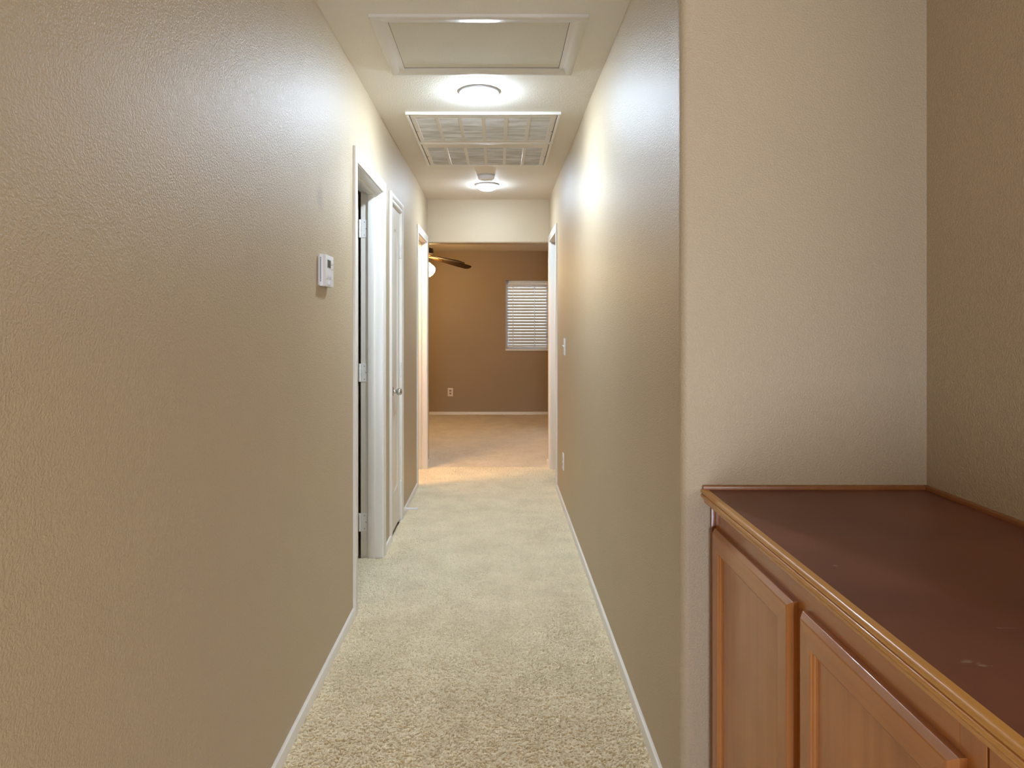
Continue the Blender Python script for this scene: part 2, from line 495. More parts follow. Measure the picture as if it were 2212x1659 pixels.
# bedroom shell
def simple_wall(name, mat, label, *b):
    bm = bmesh.new(); box(bm, *b)
    return structure(name, bm, mat, label, 'wall')
BX0, BX1 = -2.7, 1.75
bm = bmesh.new(); box(bm, BX0, XL - WT, YE0, YE1, 0, H); 
structure('wall_bedroom_near', bm, M['bedroom'], 'brown bedroom wall left of the opening', 'wall')
bm = bmesh.new(); box(bm, XR + WT, BX1, YE0, YE1, 0, H)
structure('wall_bedroom_near_right', bm, M['bedroom'], 'brown bedroom wall right of the opening', 'wall')
WX0, WX1, WZ0, WZ1 = 0.112, 1.33, 0.94, 1.93
bm = bmesh.new()
box(bm, BX0, WX0, YF, YF + .15, 0, H); box(bm, WX1, BX1, YF, YF + .15, 0, H)
box(bm, WX0, WX1, YF, YF + .15, 0, WZ0); box(bm, WX0, WX1, YF, YF + .15, WZ1, H)
structure('wall_bedroom_far', bm, M['bedroom'], 'olive brown far bedroom wall with the window', 'wall')
simple_wall('wall_bedroom_left', M['bedroom'], 'brown left bedroom wall', BX0 - .1, BX0, YE0, YF + .15, 0, H)
simple_wall('wall_bedroom_right', M['bedroom'], 'brown right bedroom wall', BX1, BX1 + .1, YE0, YF + .15, 0, H)
# side rooms (seen only through the doorways)
simple_wall('wall_side_room_outer', M['bedroom'], 'brown wall of the dark room on the left', -2.8, -2.7, 1.4, YE0, 0, H)
simple_wall('wall_side_room_near', M['bedroom'], 'near wall of the dark room on the left', -2.7, XL - WT, 1.4, 1.5, 0, H)
simple_wall('wall_bath_partition', M['wall'], 'partition between the dark room and the lit bathroom', -2.7, XL - WT, 4.98, 5.08, 0, H)
simple_wall('wall_right_room_outer', M['wall'], 'wall of the room on the right', 2.6, 2.7, YN + WT, YE0, 0, H)
simple_wall('wall_right_room_near', M['wall'], 'near wall of the room on the right', XR + WT, 2.6, 4.0, 4.1, 0, H)
simple_wall('wall_right_room_far', M['wall'], 'far wall of the room on the right', BX1, 2.7, YE0, YE1, 0, H)
# room behind the camera
simple_wall('wall_living_front', M['wall'], 'wall of the living room beside the niche', XN + WT, 3.4, YS + .02, YS + .12, 0, H)
simple_wall('wall_living_right', M['wall'], 'right wall of the living room', 3.3, 3.4, -3.6, YS + .1, 0, H)
bm = bmesh.new()
PX0, PX1, PZ = 1.3, 2.9, 1.95
LX0, LX1, LZ0, LZ1 = -0.45, 0.35, 0.10, 1.20  # unseen low opening, added to let the fill light in
box(bm, XL - WT, LX0, -3.6, -3.5, 0, H); box(bm, LX1, PX0, -3.6, -3.5, 0, H)
box(bm, LX0, LX1, -3.6, -3.5, 0, LZ0); box(bm, LX0, LX1, -3.6, -3.5, LZ1, H); box(bm, PX1, 3.4, -3.6, -3.5, 0, H); box(bm, PX0, PX1, -3.6, -3.5, PZ, H)
structure('wall_back', bm, M['wall'], 'wall behind the camera with the patio door opening', 'wall')

# ceilings
bm = bmesh.new(); box(bm, -2.8, 3.4, -3.6, YE1, H, H + .1)
structure('ceiling', bm, M['ceiling'], 'cream textured ceiling of the hallway', 'ceiling')
bm = bmesh.new(); box(bm, BX0, BX1, YE1, YF, HB, HB + .12)
structure('ceiling_bedroom', bm, M['ceiling'], 'bedroom ceiling seen under the header', 'ceiling')
# floor slab
bm = bmesh.new(); box(bm, -2.8, 3.4, -3.6, YF + .15, -0.12, -0.022)
structure('floor', bm, M['carpet2'], 'floor slab under the carpet', 'floor')

# ------------------------------------------------------------------ carpet
rng = np.random.default_rng(3)
LAT = rng.random((512, 512))
def vnoise(x, y, sx, sy, ox=0.0, oy=0.0):
    u = x / sx + ox; v = y / sy + oy
    iu = np.floor(u).astype(int); iv = np.floor(v).astype(int)
    fu = u - iu; fv = v - iv
    fu = fu * fu * (3 - 2 * fu); fv = fv * fv * (3 - 2 * fv)
    a = LAT[iu % 512, iv % 512]; b = LAT[(iu + 1) % 512, iv % 512]
    c = LAT[iu % 512, (iv + 1) % 512]; d = LAT[(iu + 1) % 512, (iv + 1) % 512]
    return (a * (1 - fu) + b * fu) * (1 - fv) + (c * (1 - fu) + d * fu) * fv

def carpet_grid(name, x0, x1, ys, dx, mat, amp):
    xs = np.arange(x0, x1 + dx * .5, dx)
    X, Y = np.meshgrid(xs, ys)
    wx = X + 0.005 * (vnoise(X, Y, .009, .009, 9, 4) - .5)
    wy = Y + 0.005 * (vnoise(X, Y, .009, .009, 40, 77) - .5)
    t1 = vnoise(wx, wy, .0044, .0042)
    t2 = vnoise(wx, wy, .0026, .0026, 31, 12)
    t3 = vnoise(wx, wy, .013, .008, 5, 90)
    big = vnoise(X, Y, .16, .13, 70, 3)
    h = 0.55 * t1 + 0.30 * t2 + 0.28 * t3
    lo, hi = np.percentile(h, (4, 97))
    h = np.clip((h - lo) / (hi - lo), 0, 1)
    pit = np.clip((0.38 - h) / 0.38, 0, 1)              # gaps between tufts
    Z = amp * (0.75 * h - 0.75 * pit ** 1.3) - amp * 0.40 + 0.004 * (big - .5)
    lx = 0.003 * (vnoise(X, Y, .012, .012, 3, 55) - .5)
    ly = -0.003 * h
    n_r, n_c = X.shape
    V = np.stack([X + lx, Y + ly, Z], -1).reshape(-1, 3)
    V[:, 2] += amp * 0.02
    idx = np.arange(n_r * n_c).reshape(n_r, n_c)
    F = np.stack([idx[:-1, :-1], idx[:-1, 1:], idx[1:, 1:], idx[1:, :-1]], -1).reshape(-1, 4)
    me = bpy.data.meshes.new(name)
    me.vertices.add(len(V)); me.vertices.foreach_set('co', V.astype(np.float32).ravel())
    me.loops.add(F.size); me.loops.foreach_set('vertex_index', F.astype(np.int32).ravel())
    me.polygons.add(len(F))
    me.polygons.foreach_set('loop_start', np.arange(0, F.size, 4, dtype=np.int32))
    me.polygons.foreach_set('loop_total', np.full(len(F), 4, dtype=np.int32))
    me.update(calc_edges=True)
    me.polygons.foreach_set('use_smooth', [True] * len(F))
    return link(name, me, mat)
ys = [1.60]
while ys[-1] < 6.10:
    ys.append(ys[-1] + 0.00165 * max(0.9, ys[-1] / 2.0) ** 1.35)
ys[-1] = 6.10
c = carpet_grid('carpet', XL, XR, np.array(ys), 0.0020, M['carpet'], 0.0085)
tag(c, 'beige cut pile carpet running down the hallway', 'carpet', kind='stuff')
for D_, x0_, x1_, lb in ((D1, XL - .13, XL + .006, 'beige carpet in the doorway of the dark room'), (D3, XL - .13, XL + .006, 'beige carpet in the glowing doorway'),
                         (D4, XR - .006, XR + .13, 'beige carpet in the right doorway')):
    yy = np.arange(D_[0], D_[1], .004)
    tag(carpet_grid('carpet', x0_, x1_, yy, .003, M['carpet'], 0.0085), lb, 'carpet', kind='stuff')
ys = [6.10]
while ys[-1] < YF: ys.append(ys[-1] + 0.012)
ys[-1] = YF
c = carpet_grid('carpet', BX0, BX1, np.array(ys), 0.012, M['carpet2'], 0.006)
tag(c, 'beige bedroom carpet beyond the seam, tinted for its warm dim light', 'carpet', kind='stuff')
bm = bmesh.new(); box(bm, XL, 3.3, -3.5, YS, -.02, -.002); box(bm, XL, XN, YS, 1.602, -.02, -.002)
tag(mk('carpet', bm, M['carpet2']), 'beige carpet where the camera stands', 'carpet', kind='stuff')
bm = bmesh.new(); box(bm, -2.7, XL - .13, 1.5, 6.09, -.02, -.004)
tag(mk('carpet', bm, M['carpet2']), 'beige carpet in the rooms behind the left wall', 'carpet', kind='stuff')
bm = bmesh.new(); box(bm, XR + .13, 2.6, 4.1, 6.09, -.02, -.004)
tag(mk('carpet', bm, M['carpet2']), 'beige carpet in the room behind the right wall', 'carpet', kind='stuff')

# ------------------------------------------------------------------ baseboards
BH, BT = 0.040, 0.0115
BPROF = [(-0.015, 0), (-0.015, BT), (BH - .004, BT), (BH - .001, BT - .0015), (BH, BT - .004), (BH, 0)]
def baseboard(name, runs, label):
    """runs: (p0, p1, out) ; one thing, a part for each run when there are several"""
    root = thing(name, (runs[0][0][0], runs[0][0][1], 0), label, 'baseboard', kind='structure')
    for p0, p1, out in runs:
        bm = bmesh.new()
        sweep(bm, BPROF, (*p0, 0), (*p1, 0), (0, 0, 1), (*out, 0))
        mk('board', bm, M['trim'], root)
co = 0.065
baseboard('baseboard_left', [((XL, -3.5), (XL, D1[0] - co), (1, 0)), ((XL, D1[1] + co), (XL, D2[0] - co), (1, 0)),
                             ((XL, D2[1] + co), (XL, D3[0] - co), (1, 0)), ((XL, D3[1] + co), (XL, YE1), (1, 0))],
          'low white baseboard along the left hallway wall')
baseboard('baseboard_right', [((XR, YN + .022), (XR, D4[0] - co), (-1, 0)), ((XR, D4[1] + co), (XR, YE1), (-1, 0))],
          'low white baseboard along the right hallway wall')
baseboard('baseboard_bedroom', [((BX0, YF), (BX1, YF), (0, -1))], 'white baseboard under the far bedroom wall')

# ------------------------------------------------------------------ doors
def door_frame(name, xw, n, D, label, hinges=None):
    """xw wall face, n = +-1 direction into the hallway, D = opening"""
    y0, y1 = D
    root = thing(name, (xw, (y0 + y1) / 2, 0), label, 'door frame', kind='structure')
    xb = xw - n * WT
    # jamb boards
    mkbox('jamb', M['trim'], root, xw + n * .001, xb - n * .001, y0 - JT, y0, -.01, DZ + JT, .0015)
    mkbox('jamb', M['trim'], root, xw + n * .001, xb - n * .001, y1, y1 + JT, -.01, DZ + JT, .0015)
    mkbox('head_jamb', M['trim'], root, xw + n * .001, xb - n * .001, y0 - JT, y1 + JT, DZ, DZ + JT, .0015)
    # casing with mitred corners
    rv = 0.005
    bm = bmesh.new(); sweep(bm, CAS, (xw, y0 - rv, -.01), (xw, y0 - rv, DZ + rv), (0, -1, 0), (n, 0, 0), 0, 1); mk('casing', bm, M['trim'], root)
    bm = bmesh.new(); sweep(bm, CAS, (xw, y1 + rv, -.01), (xw, y1 + rv, DZ + rv), (0, 1, 0), (n, 0, 0), 0, 1); mk('casing', bm, M['trim'], root)
    bm = bmesh.new(); sweep(bm, CAS, (xw, y0 - rv, DZ + rv), (xw, y1 + rv, DZ + rv), (0, 0, 1), (n, 0, 0), -1, 1); mk('head_casing', bm, M['trim'], root)
    return root, xb
def stops(root, xa, xc, D):
    y0, y1 = D; t = .011
    mkbox('door_stop_strip', M['trim'], root, xa, xc, y0, y0 + t, -.01, DZ - t, .002)
    mkbox('door_stop_strip', M['trim'], root, xa, xc, y1 - t, y1, -.01, DZ - t, .002)
    mkbox('door_stop_strip', M['trim'], root, xa, xc, y0, y1, DZ - t, DZ, .002)

def outline_panel(bm, outline, x_face, n, steps):
    """moulded panel: loops of the outline inset by d at depth e (from the face)"""
    P = [Vector((p[0], p[1])) for p in outline]
    k = len(P)
    loops = []
    for d, e in steps:
        loop = []
        for i in range(k):
            a, b, c = P[i - 1], P[i], P[(i + 1) % k]
            n1 = Vector((-(b - a).y, (b - a).x)).normalized(); n2 = Vector((-(c - b).y, (c - b).x)).normalized()
            m = (n1 + n2); m = m / max(0.3, m.length_squared / 2) if m.length > 1e-6 else n1
            q = b + m * d
            loop.append(bm.verts.new((x_face - n * e, q.x, q.y)))
        loops.append(loop)
    for A, B in zip(loops[:-1], loops[1:]):
        for i in range(k):
            j = (i + 1) % k
            bm.faces.new((A[i], A[j], B[j], B[i]))
    bm.faces.new(loops[-1])

def panel_door(parent, xf, n, y0, y1, z0, z1, thick, name='door_leaf'):
    """two-panel arch-top moulded leaf, face plane x = xf, facing n"""
    st = .085
    xb = xf - n * thick
    a0, a1 = y0 + st, y1 - st
    up0, up1, lo0, lo1 = .86, 1.80, .25, .74
    mid = (a0 + a1) / 2
    rise = .10
    arcs = [(a0 + (a1 - a0) * i / 12, up1 + rise * (1 - ((i - 6) / 6) ** 2)) for i in range(13)]
    bm = bmesh.new()
    box(bm, xf, xb, y0, a0, z0, z1); box(bm, xf, xb, a1, y1, z0, z1)
    box(bm, xf, xb, a0, a1, z0, lo0); box(bm, xf, xb, a0, a1, lo1, up0)
    prism(bm, arcs + [(a1, z1), (a0, z1)], 'X', xf, xb)
    leaf = mk(name, bm, M['door'], parent)
    steps = [(0, 0), (.004, .004), (.012, .0065), (.022, .0065), (.034, .0025)]
    bm = bmesh.new()
    outline_panel(bm, [(a0, up0), (a1, up0)] + arcs[::-1], xf, n, steps)
    mk('panel', bm, M['door'], leaf)
    bm = bmesh.new()
    outline_panel(bm, [(a0, lo0), (a1, lo0), (a1, lo1), (a0, lo1)], xf, n, steps)
    mk('panel', bm, M['door'], leaf)
    mkbox('core', M['door'], leaf, xf - n * .012, xb, a0, a1, lo0, up1 + .02)
    return leaf

def knob(parent, c, n):
    bm = bmesh.new()
    pr = [(0, 0), (.030, 0), (.0305, .003), (.027, .007), (.014, .010), (.0105, .015), (.010, .024), (.0115, .028), (.0175, .031), (.0215, .037),
          (.0228, .045), (.0212, .053), (.0155, .0585), (.008, .0605), (0, .061)]
    lathe(bm, [(a, n * b) for a, b in pr], c, 32, 'X')
    o = mk('knob', bm, M['chrome'], parent)
    o['label'] = 'round brushed nickel knob'
    return o

# door 1: open doorway into the dark room, hinges on the far jamb
f1, xb = door_frame('door_1', XL, 1, D1, 'white cased doorway nearest the thermostat, into a dark room')
stops(f1, xb + .040, xb + .075, D1)
yj = D1[1]
for hz in (1.83, 1.03, 0.20):
    hg = mkbox('hinge', M['hinge'], f1, xb + .002, xb + .036, yj - .0022, yj, hz - .05, hz + .05, .0008, 1)
    bm = bmesh.new()
    for i in range(5):
        lathe(bm, [(0, -.0098), (.0062, -.0098), (.0066, -.008), (.0066, .008), (.0062, .0098), (0, .0098)], (xb - .006, yj - .004, hz - .04 + i * .02), 14)
    kn = mk('knuckle', bm, M['hinge'], hg); kn['kind'] = 'stuff'
    for sx, sz in ((.020, .036), (.028, 0), (.020, -.036)):
        bm = bmesh.new(); lathe(bm, [(0, -.0027), (.0022, -.0027), (.003, -.0021), (.003, 0)], (xb + sx, yj, hz + sz), 10, 'Y')
        mk('screw', bm, M['screw'], hg)
# its leaf, swung wide open into the dark room
lf_root = thing('open_door', (xb - .006, yj - .004, 0), 'white door swung wide open inside the dark room on the left', 'door')
W = D1[1] - D1[0] - .006
lf_root.rotation_euler = (0, 0, R(-152))
def local_child(name, bm, mat, parent):
    bmesh.ops.recalc_face_normals(bm, faces=bm.faces[:])
    me = bpy.data.meshes.new(name); bm.to_mesh(me); bm.free()
    me.materials.append(mat)
    o = bpy.data.objects.new(name, me); COL.objects.link(o); o.parent = parent
    return o
bm = bmesh.new(); box(bm, .007, .042, -W, -.004, .012, 2.022); local_child('door_leaf', bm, M['door'], lf_root)
for z0, z1 in ((.25, .74), (.86, 1.86)):
    bm = bmesh.new(); outline_panel(bm, [(-W + .11, z0), (-.115, z0), (-.115, z1), (-W + .11, z1)], .0425, 1, [(0, 0), (.006, -.004), (.02, -.004), (.03, .0)])
    local_child('panel', bm, M['door'], lf_root)

# door 2: closed closet door
f2, xb2 = door_frame('door_2', XL, 1, D2, 'white casing of the narrow closed closet door')
xf2 = XL - .006
cl = thing('closet_door', (xf2, (D2[0] + D2[1]) / 2, 0.012), 'narrow white two panel arched closet door, shut', 'door')
leaf = panel_door(cl, xf2, 1, D2[0] + .003, D2[1] - .003, .014, DZ - .004, .035)
knob(leaf, (xf2, D2[0] + .066, 0.885), 1)
for hz in (1.78, 1.00, 0.22):
    hg = mkbox('hinge', M['hinge'], leaf, xf2 - .001, xf2 + .0015, D2[1] - .03, D2[1] + .002, hz - .045, hz + .045, .0005, 1)
    bm = bmesh.new()
    for i in range(5):
        lathe(bm, [(0, -.0088), (.0058, -.0088), (.0062, -.007), (.0062, .007), (.0058, .0088), (0, .0088)], (xf2 + .007, D2[1] - .001, hz - .036 + i * .018), 14)
    kn = mk('knuckle', bm, M['hinge'], hg); kn['kind'] = 'stuff'
# closet stop strips and dark interior back
stops(f2, xf2 - .075, xf2 - .040, D2)
bm = bmesh.new(); box(bm, xb2 - .02, xb2 - .004, D2[0] - .03, D2[1] + .03, 0, DZ + .05)
tag(mk('wall_closet_back', bm, M['wall']), 'back of the closet behind its shut door', 'wall', kind='structure')

# door 3: doorway to the lit bathroom ; door 4: doorway on the right
f3, xb3 = door_frame('door_3', XL, 1, D3, 'white cased doorway glowing with warm light at the hallway end')
stops(f3, xb3 + .040, xb3 + .075, D3)
f4, xb4 = door_frame('door_4', XR, -1, D4, 'white cased doorway at the end of the right wall')
stops(f4, xb4 - .040, xb4 - .075, D4)

# peg door stop on the left baseboard
dsx, dsy, dsz = XL + BT, 4.617, 0.030
ds = thing('door_stop', (dsx, dsy, dsz), 'white peg door stop sticking out of the left baseboard', 'door stop')
bm = bmesh.new(); lathe(bm, [(0, 0), (.011, 0), (.0115, .004), (.008, .014), (.0055, .045), (.0055, .064)], (dsx, dsy, dsz), 20, 'X'); mk('peg', bm, M['plastic'], ds)
bm = bmesh.new(); lathe(bm, [(.004, .062), (.008, .063), (.0085, .066), (.0085, .077), (.0065, .080), (0, .0803)], (dsx, dsy, dsz), 20, 'X')
o = mk('bumper', bm, M['plastic'], ds); o['label'] = 'rubber bumper tip'

# ------------------------------------------------------------------ thermostat
ty0, ty1, tz0, tz1 = 2.405, 2.540, 1.437, 1.552
th = thing('thermostat', (XL, (ty0 + ty1) / 2, tz0), 'white thermostat with small grey screen on the left wall', 'thermostat')
mkbox('back_plate', M['plastic2'], th, XL - .001, XL + .004, ty0 + .002, ty1 - .002, tz0 + .003, tz1 - .003, .001, 1)
bm = bmesh.new()
body = [(XL + .004, 0), (XL + .017, 0), (XL + .0235, .006)]
# chamfered body: prism in (x, y), then bevelled
prism(bm, [(XL + .004, ty0), (XL + .016, ty0), (XL + .024, ty0 + .010), (XL + .024, ty1 - .008), (XL + .018, ty1), (XL + .004, ty1)], 'Z', tz0, tz1)
mk('body', bm, M['plastic'], th, .0022, 2)
xt = XL + .024
s = mkbox('screen_frame', M['plastic2'], th, xt - .002, xt + .0008, ty0 + .032, ty0 + .084, tz0 + .066, tz0 + .100, .0006, 1)
mkbox('screen', M['lcd'], s, xt - .001, xt + .0012, ty0 + .036, ty0 + .080, tz0 + .069, tz0 + .097)
for k in (0, 1):
    mkbox('button', M['plastic'], th, xt - .002, xt + .003, ty0 + .094, ty0 + .115, tz0 + .066 + k * .018, tz0 + .080 + k * .018, .0012)
for k in (0, 1):
    mkbox('mode_button', M['plastic2'], th, xt - .002, xt + .0028, ty0 + .034 + k * .036, ty0 + .048 + k * .036, tz0 + .030, tz0 + .038, .001)
mkbox('seam', M['plastic2'], th, xt - .002, xt + .0003, ty0 + .012, ty1 - .010, tz0 + .0265, tz0 + .0275)
mkbox('slider', M['plastic'], th, xt - .002, xt + .004, ty0 + .050, ty0 + .072, tz0 + .007, tz0 + .019, .0015)
bm = bmesh.new()
for i in range(24):
    z = tz0 + .016 + i * .0037
    box(bm, XL + .0065, XL + .0110, ty0 - .0003, ty0 + .002, z, z + .0018)
o = mk('vent_slots', bm, M['dark'], th); o['kind'] = 'stuff'

# ------------------------------------------------------------------ switch and outlets
def plate(name, c, label, cat, kind, mat):
    """cover plate on the right wall at (x, y, z)"""
    x, y, z = c
    t = thing(name, (x, y, z - .058), label, cat)
    mkbox('cover_plate', mat, t, x - .006, x + .001, y - .036, y + .036, z - .059, z + .059, .0025)
    if kind == 'switch':
        mkbox('switch_slot', M['plastic2'], t, x - .0065, x - .004, y - .006, y + .006, z - .013, z + .013)
        bm = bmesh.new(); prism(bm, [(x - .005, z - .008), (x - .018, z + .008), (x - .017, z + .013), (x - .005, z + .006)], 'Y', y - .0045, y + .0045)
        mk('toggle', bm, mat, t, .0008, 1)
    else:
        for s_ in (-1, 1):
            rc = mkbox('receptacle', M['plastic2'], t, x - .0075, x - .004, y - .015, y + .015, z + s_ * .0195 - .014, z + s_ * .0195 + .014, .0012)
            for k in (-1, 1):
                mkbox('slot', M['dark'], rc, x - .0078, x - .005, y + k * .006 - .001, y + k * .006 + .001, z + s_ * .0195 - .003, z + s_ * .0195 + .006)
    return t
plate('light_switch', (XR, 4.69, 1.142), 'white toggle light switch on the right hallway wall', 'light switch', 'switch', M['plastic'])
plate('wall_outlet', (XR, 4.775, 0.322), 'white wall outlet low on the right hallway wall', 'outlet', 'outlet', M['plastic'])
ox, oz = -0.683, 0.322
t = thing('wall_outlet', (ox, YF, oz - .06), 'almond wall outlet on the far bedroom wall', 'outlet')
mkbox('cover_plate', M['almond'], t, ox - .038, ox + .038, YF - .006, YF + .001, oz - .060, oz + .060, .0025)
for s_ in (-1, 1):
    rc = mkbox('receptacle', M['receptacle'], t, ox - .015, ox + .015, YF - .0075, YF - .004, oz + s_ * .0195 - .013, oz + s_ * .0195 + .013, .0015)
    rc['label'] = 'brown receptacle'

# ------------------------------------------------------------------ ceiling: hatch, lights, grille, smoke detector
hx0, hx1, hy0, hy1 = -0.477, 0.334, 2.467, 3.050
hw = .062
HP = [(0, .001), (0, -.004), (.006, -.006), (.022, -.006), (.026, -.0085), (.036, -.0115), (.046, -.0125), (.058, -.0125), (hw, -.0105), (hw, .001)]
HP = [(u, -v) for u, v in HP]
ht = thing('attic_hatch', ((hx0 + hx1) / 2, (hy0 + hy1) / 2, H), 'cream framed attic hatch in the hallway ceiling', 'hatch')
ix0, ix1, iy0, iy1 = hx0 + hw, hx1 - hw, hy0 + hw, hy1 - hw
dn = (0, 0, -1)
for p0, p1, ac in (((ix0, iy0, H), (ix1, iy0, H), (0, -1, 0)), ((ix0, iy1, H), (ix1, iy1, H), (0, 1, 0)),
                   ((ix0, iy0, H), (ix0, iy1, H), (-1, 0, 0)), ((ix1, iy0, H), (ix1, iy1, H), (1, 0, 0))):
    bm = bmesh.new(); sweep(bm, HP, p0, p1, ac, dn, -1, 1); mk('frame_moulding', bm, M['trim2'], ht)
mkbox('panel', M['hatch'], ht, ix0 + .002, ix1 - .002, iy0 + .002, iy1 - .006, H - .001, H + .004)
bm = bmesh.new(); box(bm, ix0 + .0005, ix1 - .0005, iy0 + .0005, iy1 - .0005, H - .0004, H + .001)
mk('gap', bm, M['dark'], ht)

def ceiling_light(x, y, label, lamp):
    t = thing('ceiling_light', (x, y, H), label, 'ceiling light', 'round ceiling lights in the hallway')
    bm = bmesh.new()
    lathe(bm, [(.094, .001), (.099, -.001), (.100, -.004), (.099, -.007), (.096, -.009), (.093, -.0085)], (x, y, H), 56)
    o = mk('rim', bm, M['rim'], t); o['label'] = 'thin brushed metal rim'
    bm = bmesh.new()
    lathe(bm, [(.0945, -.0085), (.090, -.012), (.083, -.0135), (.079, -.011)], (x, y, H), 56)
    mk('ring', bm, M['plastic'], t)
    bm = bmesh.new()
    lathe(bm, [(.081, -.0125), (.077, -.024), (.067, -.035), (.051, -.043), (.031, -.048), (.012, -.050), (0, -.0503)], (x, y, H), 48)
    mk('diffuser', bm, M[lamp], t)
    return t
ceiling_light(-0.092, 3.294, 'lit round dome ceiling light between the hatch and the air grille', 'lamp_cool')
ceiling_light(-0.089, 5.486, 'lit round dome ceiling light just beyond the smoke detector', 'lamp_cool2')

sd = thing('smoke_detector', (-0.090, 5.13, H), 'round white smoke detector beside the far ceiling light', 'smoke detector')
bm = bmesh.new(); lathe(bm, [(0, .001), (.067, .001), (.067, -.010), (.064, -.012)], (-.09, 5.13, H), 40); mk('base', bm, M['plastic2'], sd)
bm = bmesh.new(); lathe(bm, [(.062, -.011), (.064, -.014), (.064, -.026), (.058, -.034), (.050, -.037), (.048, -.041), (.030, -.044), (0, -.0445)], (-.09, 5.13, H), 40); mk('cover', bm, M['plastic'], sd)

# return-air filter grilles
def return_grille(y0, y1, fy0, fy1, label, lip):
    x0, x1 = -0.498, 0.340
    zt = H - .015
    t = thing('return_air_grille', ((x0 + x1) / 2, (y0 + y1) / 2, H), label, 'air grille', 'return air grilles')
    fw = .016
    for b in ((x0, x1, y0, y0 + fw), (x0, x1, y1 - fw, y1), (x0, x0 + fw, y0 + fw, y1 - fw), (x1 - fw, x1, y0 + fw, y1 - fw)):
        mkbox('frame', M['trim'], t, *b, zt, H + .001, .002)
    mkbox('filter', M['filter'], t, x0 + fw, x1 - fw, y0 + fw, y1 - fw, H - .0025, H + .0005)
    # hinged face: borders and bars around six louvred fields
    g = .006
    a0, a1, b0, b1 = x0 + fw + g, x1 - fw - g, y0 + fw + .003, y1 - fw - .001
    zf0, zf1 = zt + .001, zt + .006
    pitch, fwid, first = .1265, .1065, -.4505
    fs = [first + i * pitch for i in range(6)]
    fe = fs[-1] + fwid
    face = mkbox('face_border', M['grille'], t, a0, a1, b0, fy0, zf0, zf1, .001, 1)
    mkbox('face_border', M['grille'], t, a0, a1, fy1, b1, zf0, zf1, .001, 1)
    mkbox('face_border', M['grille'], t, a0, fs[0], fy0, fy1, zf0, zf1, .001, 1)
    mkbox('face_border', M['grille'], t, fe, a1, fy0, fy1, zf0, zf1, .001, 1)
    for i in range(5):
        mkbox('bar', M['grille'], t, fs[i] + fwid, fs[i + 1], fy0, fy1, zf0, zf1, .001, 1)
    for i in range(6):
        bm = bmesh.new()
        n = int((fy1 - fy0) / .0125)
        for k in range(n):
            y = fy0 + (k + .5) * (fy1 - fy0) / n
            pr = [(y - .0046, zf0 + .0070), (y + .0038, zf0 + .0006), (y + .0046, zf0 + .0012), (y - .0038, zf0 + .0077)]
            prism(bm, pr, 'X', fs[i] - .001, fs[i] + fwid + .001)
        lo = mk('louvres', bm, M['filter'], t, smooth=False); lo['kind'] = 'stuff'
    for xx in (a0 - .002, a1 - .010):
        mkbox('latch', M['screw'], t, xx, xx + .012, y0 + (y1 - y0) * .55, y0 + (y1 - y0) * .55 + .006, zf0 - .002, zf0 + .003, .001, 1)
    return t
return_grille(3.605, 4.188, 3.665, 4.120, 'louvred white air grille nearest the round light above', .015)
return_grille(4.190, 4.784, 4.290, 4.748, 'louvred white air grille on the smoke detector side', .015)

# ------------------------------------------------------------------ cabinets and worktop
XFF = 0.5527                     # face frame plane
CT = 0.879                       # counter surface
DOORTOP = 0.789
def cab_door(parent, ya, yb, label):
    """overlay door from y=ya (far) to y=yb (near), front towards -X"""
    z0, z1 = .115, DOORTOP
    xe, xf = XFF - .012, XFF - .019
    bevel = .011; wd = .058
    ya, yb = max(ya, yb), min(ya, yb)
    # mitred frame member profile, u from the outer edge inwards, v proud of the face frame
    PR = [(0, 0), (0, .0085), (.0003, .0096), (.0009, .0104), (.0018, .0112), (.0084, .0176), (.0092, .0182), (.0102, .0187), (.0116, .0190),
          (wd - .0110, .0190), (wd - .0098, .0186), (wd - .0090, .0176), (wd - .0085, .0162), (wd - .0055, .0150), (wd - .0042, .0138), (wd - .0035, .0118), (wd, .0108), (wd, .004), (wd, 0)]
    root = None
    out = (-1, 0, 0)
    segs = (('stile', (ya, z0), (ya, z1), (0, -1, 0), M['wood']), ('stile', (yb, z0), (yb, z1), (0, 1, 0), M['wood']),
            ('rail', (yb, z1), (ya, z1), (0, 0, -1), M['wood_h']), ('rail', (yb, z0), (ya, z0), (0, 0, 1), M['wood_h']))
    bm = bmesh.new(); box(bm, XFF - .0015, XFF - .0100, yb + wd - .002, ya - wd + .002, z0 + wd - .002, z1 - wd + .002)
    root = mk('door', bm, M['wood'], parent)
    root['label'] = label
    for nm, a, b, ac, mt in segs:
        bm = bmesh.new()
        sweep(bm, PR, (XFF, *a), (XFF, *b), ac, out, 1, -1)
        mk(nm, bm, mt, root, angle=40).modifiers.new('weighted', 'WEIGHTED_NORMAL').keep_sharp = True
    return root

